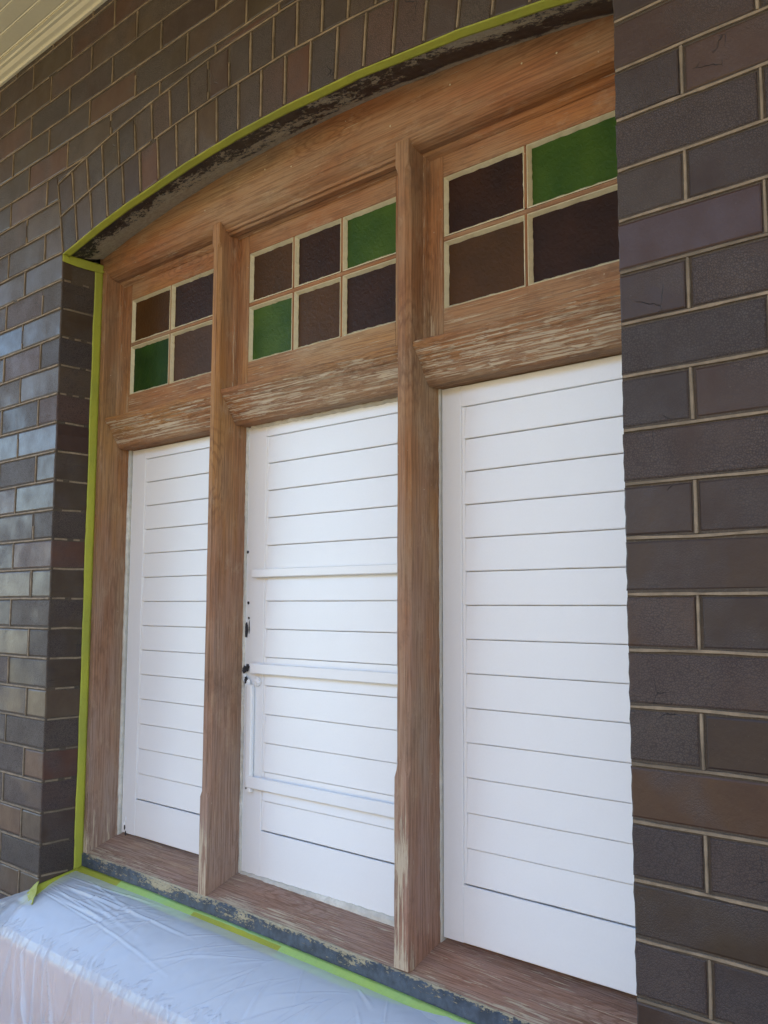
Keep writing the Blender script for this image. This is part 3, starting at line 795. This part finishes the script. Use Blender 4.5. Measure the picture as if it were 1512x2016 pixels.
# ------------------------------------------------------------------ masking tape
def strip(name, rows, mat, parent=None, thick=.0006, **kw):
    """rows: list of (edge point A, edge point B) down the tape; a thin ribbon with two sides"""
    V = []; F = []
    k = 5
    for (a, b) in rows:
        for j in range(k+1):
            p = Vector(a).lerp(Vector(b), j/k); d = noise.noise_vector(p*38)*.0011+noise.noise_vector(p*140)*.0005
            if 0 < j < k: p += d
            V.append(p)
    n = len(rows)
    for i in range(n-1):
        for j in range(k): F.append((i*(k+1)+j, i*(k+1)+j+1, (i+1)*(k+1)+j+1, (i+1)*(k+1)+j))
    o = mesh_obj(name, V, F, mat, parent, True); tag(o, **kw)
    md = o.modifiers.new('thickness', 'SOLIDIFY'); md.thickness = thick; md.offset = 0
    return o
# along the arch: laid in short straight lengths
brk = [-W+.004, -1.62, -1.47, -1.21, -1.02, -.80, -.60, -.33, -.12, -.004]
rows = []
for i in range(len(brk)-1):
    xa, xb = brk[i], brk[i+1]; za, zb = arcz(xa), arcz(xb); off = random.uniform(0, .002)
    for t in range(12):
        f = t/12; x = xa+(xb-xa)*f; z = za+(zb-za)*f
        wob = .004*noise.noise(Vector((x*6, 0, 2)))
        rows.append(((x, -.0040, z-.0008-off), (x, .017+wob, z-.0065-off)))
strip('masking_tape', rows, TAPE, label='bright yellow masking tape following the underside edge of the brick arch', cat='masking tape', group='green and yellow masking tape strips')
# down the left reveal
rows = []
for i in range(121):
    z = .150-(1.80)*i/120; wv = .0035*noise.noise(Vector((0, z*5, 4)))+.0012*noise.noise(Vector((0, z*40, 4)))
    rows.append(((-W+.0022+.0006*noise.noise(Vector((z*20, 1, 0))), .1035+wv, z), (-W+.0026, FY-.0006, z)))
strip('masking_tape', rows, TAPE, label='vertical green-yellow masking tape down the corner of left brick reveal and timber jamb', cat='masking tape', group='green and yellow masking tape strips')
# short piece under the springing of the arch
rows = []
for i in range(25):
    y = -.004+.136*i/24; wv = .002*noise.noise(Vector((y*40, 0, 8)))
    rows.append(((-W+.0032, y, .1665), (-W+.0040+.004*(1 if i == 24 else 0), y, .1415+wv-.004*math.sin(y*23))))
strip('masking_tape', rows, TAPE, label='short masking tape piece across the top of the left reveal under the arch', cat='masking tape', group='green and yellow masking tape strips')
# along the foot of the timber sill, over the edge of the film
rows = []
for i in range(161):
    x = -W+.003+(W-.01)*i/160; wv = .004*noise.noise(Vector((x*5, 0, 12)))+.001*noise.noise(Vector((x*50, 0, 1)))
    zt = -1.6285-.012*(x+W)**2
    rows.append(((x, FY-.0052, zt+.4*wv), (x, .094+wv, zt-.020)))
ts = strip('masking_tape', rows, [TAPE, TAPE2], label='long green masking tape between the painted timber sill nosing and the plastic sheet', cat='masking tape', group='green and yellow masking tape strips')
for p in ts.data.polygons:
    cx_ = p.center.x; u = -.6+noise.noise(Vector((cx_*3.1, 0, 0)))
    p.material_index = 0 if (cx_ < -1.60 or (-1.262 < cx_ < -.93 and p.center.y < .118)) else 1
# corner piece on the masonry sill beneath the reveal, with a crumpled end
rows = []
for i in range(31):
    y = .128-.150*i/30; z = -1.6395-.024*max(0,(.13-y))/.13-.3*max(0,-y)
    cr = .004*smooth(.02, -.02, y)
    rows.append(((-W+.003+cr*noise.noise(Vector((y*90, 0, 0))), y, z+.010+(cr*1.2*noise.noise(Vector((y*120, 3, 0))))), (-W+.020, y-.002, z-.008)))
strip('masking_tape', rows, TAPE, label='short masking tape piece along the foot of left reveal, running out to the pier corner', cat='masking tape', group='green and yellow masking tape strips')
V = []; F = []
for i in range(15):
    for j in range(15):
        u, v = i/14, j/14
        x = -1.885+.085*u; z = -1.642-.050*v-.018*(1-u)
        nn = noise.noise(Vector((u*6, v*6, 3)))*.006+noise.noise(Vector((u*14, v*3, 1)))*.004
        wid = .35+.65*v
        x = -1.822+(x+1.845)*wid
        V.append((x, -.007-.030*v+nn, z))
for i in range(14):
    for j in range(14): F.append((i*15+j, (i+1)*15+j, (i+1)*15+j+1, i*15+j+1))
o = mesh_obj('masking_tape', V, F, TAPE, None, True); o.modifiers.new('t', 'SOLIDIFY').thickness = .0006
tag(o, label='crumpled yellow-green tape end bunched at the bottom corner of the left brick pier', cat='masking tape', group='green and yellow masking tape strips')

# ------------------------------------------------------------------ plastic sheet
import numpy as np
rg = np.random.RandomState(4)
NX, NS = 900, 200
XA, XB = -2.16, .30
X = np.linspace(XA, XB, NX+1)[:, None]*np.ones((1, NS+1)); SL = .228
jj = np.arange(NS+1)
Sv = np.where(jj <= 120, jj/120.0, 1+1.6*((jj-120)/(NS-120.0))**1.1)[None, :]*np.ones((NX+1, 1))
L = Sv*SL
def sm(a, b, x):
    t = np.clip((x-a)/(b-a), 0, 1); return t*t*(3-2*t)
def crease(x0, l0, x1, l1, amp, wd):
    """a pinched fold along a segment, tapering to nothing at both ends"""
    dx, dl = x1-x0, l1-l0; ln = math.hypot(dx, dl); dx /= ln; dl /= ln
    t = ((X-x0)*dx+(L-l0)*dl)/ln; d = (X-x0)*(-dl)+(L-l0)*dx
    d = d+.006*np.sin(t*5+x0*40)*ln
    w_ = wd*(.6+.8*np.clip(t, 0, 1))
    q = np.exp(-(d/w_)**2)-.45*np.exp(-((d-1.5*w_)/w_)**2)
    return amp*q*np.clip(t, 0, 1)**.5*np.clip(1-t, 0, 1)**.6*((t > 0) & (t < 1))
Hs = np.zeros_like(X)
# taut streaks from the corner along the sill
for i in range(16):
    l0 = rg.uniform(.02, .12); x0 = rg.uniform(-1.82, -1.70); ln = rg.uniform(.2, .65)
    Hs += crease(x0, l0, x0+ln, l0+ln*rg.uniform(-.10, .16), rg.uniform(.0010, .0028), rg.uniform(.0022, .005))
# drapes running down from the tape, each with its own start and slant
for i in range(70):
    x0 = rg.uniform(-1.5, .25); l0 = rg.uniform(.0, .10); ln = rg.uniform(.07, .26); sl = rg.normal(-.9, .8) if x0 < -.9 else rg.normal(-.2, .9)
    dxx = ln*math.sin(math.atan(sl)); dll = ln*math.cos(math.atan(sl))
    Hs += crease(x0, l0, x0+dxx, l0+dll, rg.uniform(.0006, .0026), rg.uniform(.0020, .0060))
# crumples over the arris
for i in range(330):
    x0 = rg.uniform(XA, XB); l0 = SL-rg.uniform(.004, .035); ln = rg.uniform(.015, .055); sl = rg.normal(-.5, .7)
    Hs += crease(x0, l0, x0+ln*math.sin(math.atan(sl)), l0+ln*math.cos(math.atan(sl)), rg.uniform(.001, .0045), rg.uniform(.0015, .0042))
# gathers on the hanging part
for i in range(150):
    x0 = rg.uniform(XA, XB); l0 = SL+rg.uniform(-.01, .10); ln = rg.uniform(.06, .26); sl = rg.normal(-.1, .25)
    Hs += crease(x0, l0, x0+ln*sl, l0+ln, rg.uniform(.003, .012), rg.uniform(.003, .011))
Hs *= 2.1
Hs += .0010*np.sin(X*31+L*40+np.sin(X*9)*3)*sm(.03, .15, L)
V = []; F = []
for i in range(NX+1):
    x = XA+(XB-XA)*i/NX
    e = smooth(-W-.004, -W+.010, x)
    ys = .108*e-.0045*(1-e); zs = (-1.6385-.012*(x+W)**2)*e+(1-e)*(-1.672-.36*max(0, -W-.03-x))
    yr = -.100; zr = -1.7440-.18*max(0, -1.87-x)
    if x < -1.86: yr += .35*(-1.86-x)
    yr = min(yr, -.012)
    for j in range(NS+1):
        sv = float(Sv[i, j]); h = float(Hs[i, j])*smooth(0, .08, sv)+.0008*noise.noise(Vector((x*45, sv*9, 0)))+.0015*noise.noise(Vector((x*14, sv*5, 3)))*smooth(0, .1, sv)
        if sv <= 1:
            V.append((x, ys+(yr-ys)*sv-h*.45, zs+(zr-zs)*sv+h*.9+(.006+.017*e)*math.sin(math.pi*sv)))
        else:
            t = (sv-1)*SL*1.9; f = smooth(0, .03, t)
            V.append((x, yr-.010*smooth(0, .03, t)+.012*smooth(.05, .4, t)-h*(.45+.55*f), zr-t*.95+h*.9*(1-f)))
for i in range(NX):
    for j in range(NS):
        a = i*(NS+1)+j; F.append((a, a+NS+1, a+NS+2, a+1))
o = mesh_obj('plastic_sheet', V, F, FILM, None, True)
tag(o, label='thin crinkled translucent plastic sheet taped over the masonry sill below the window', cat='plastic sheet')
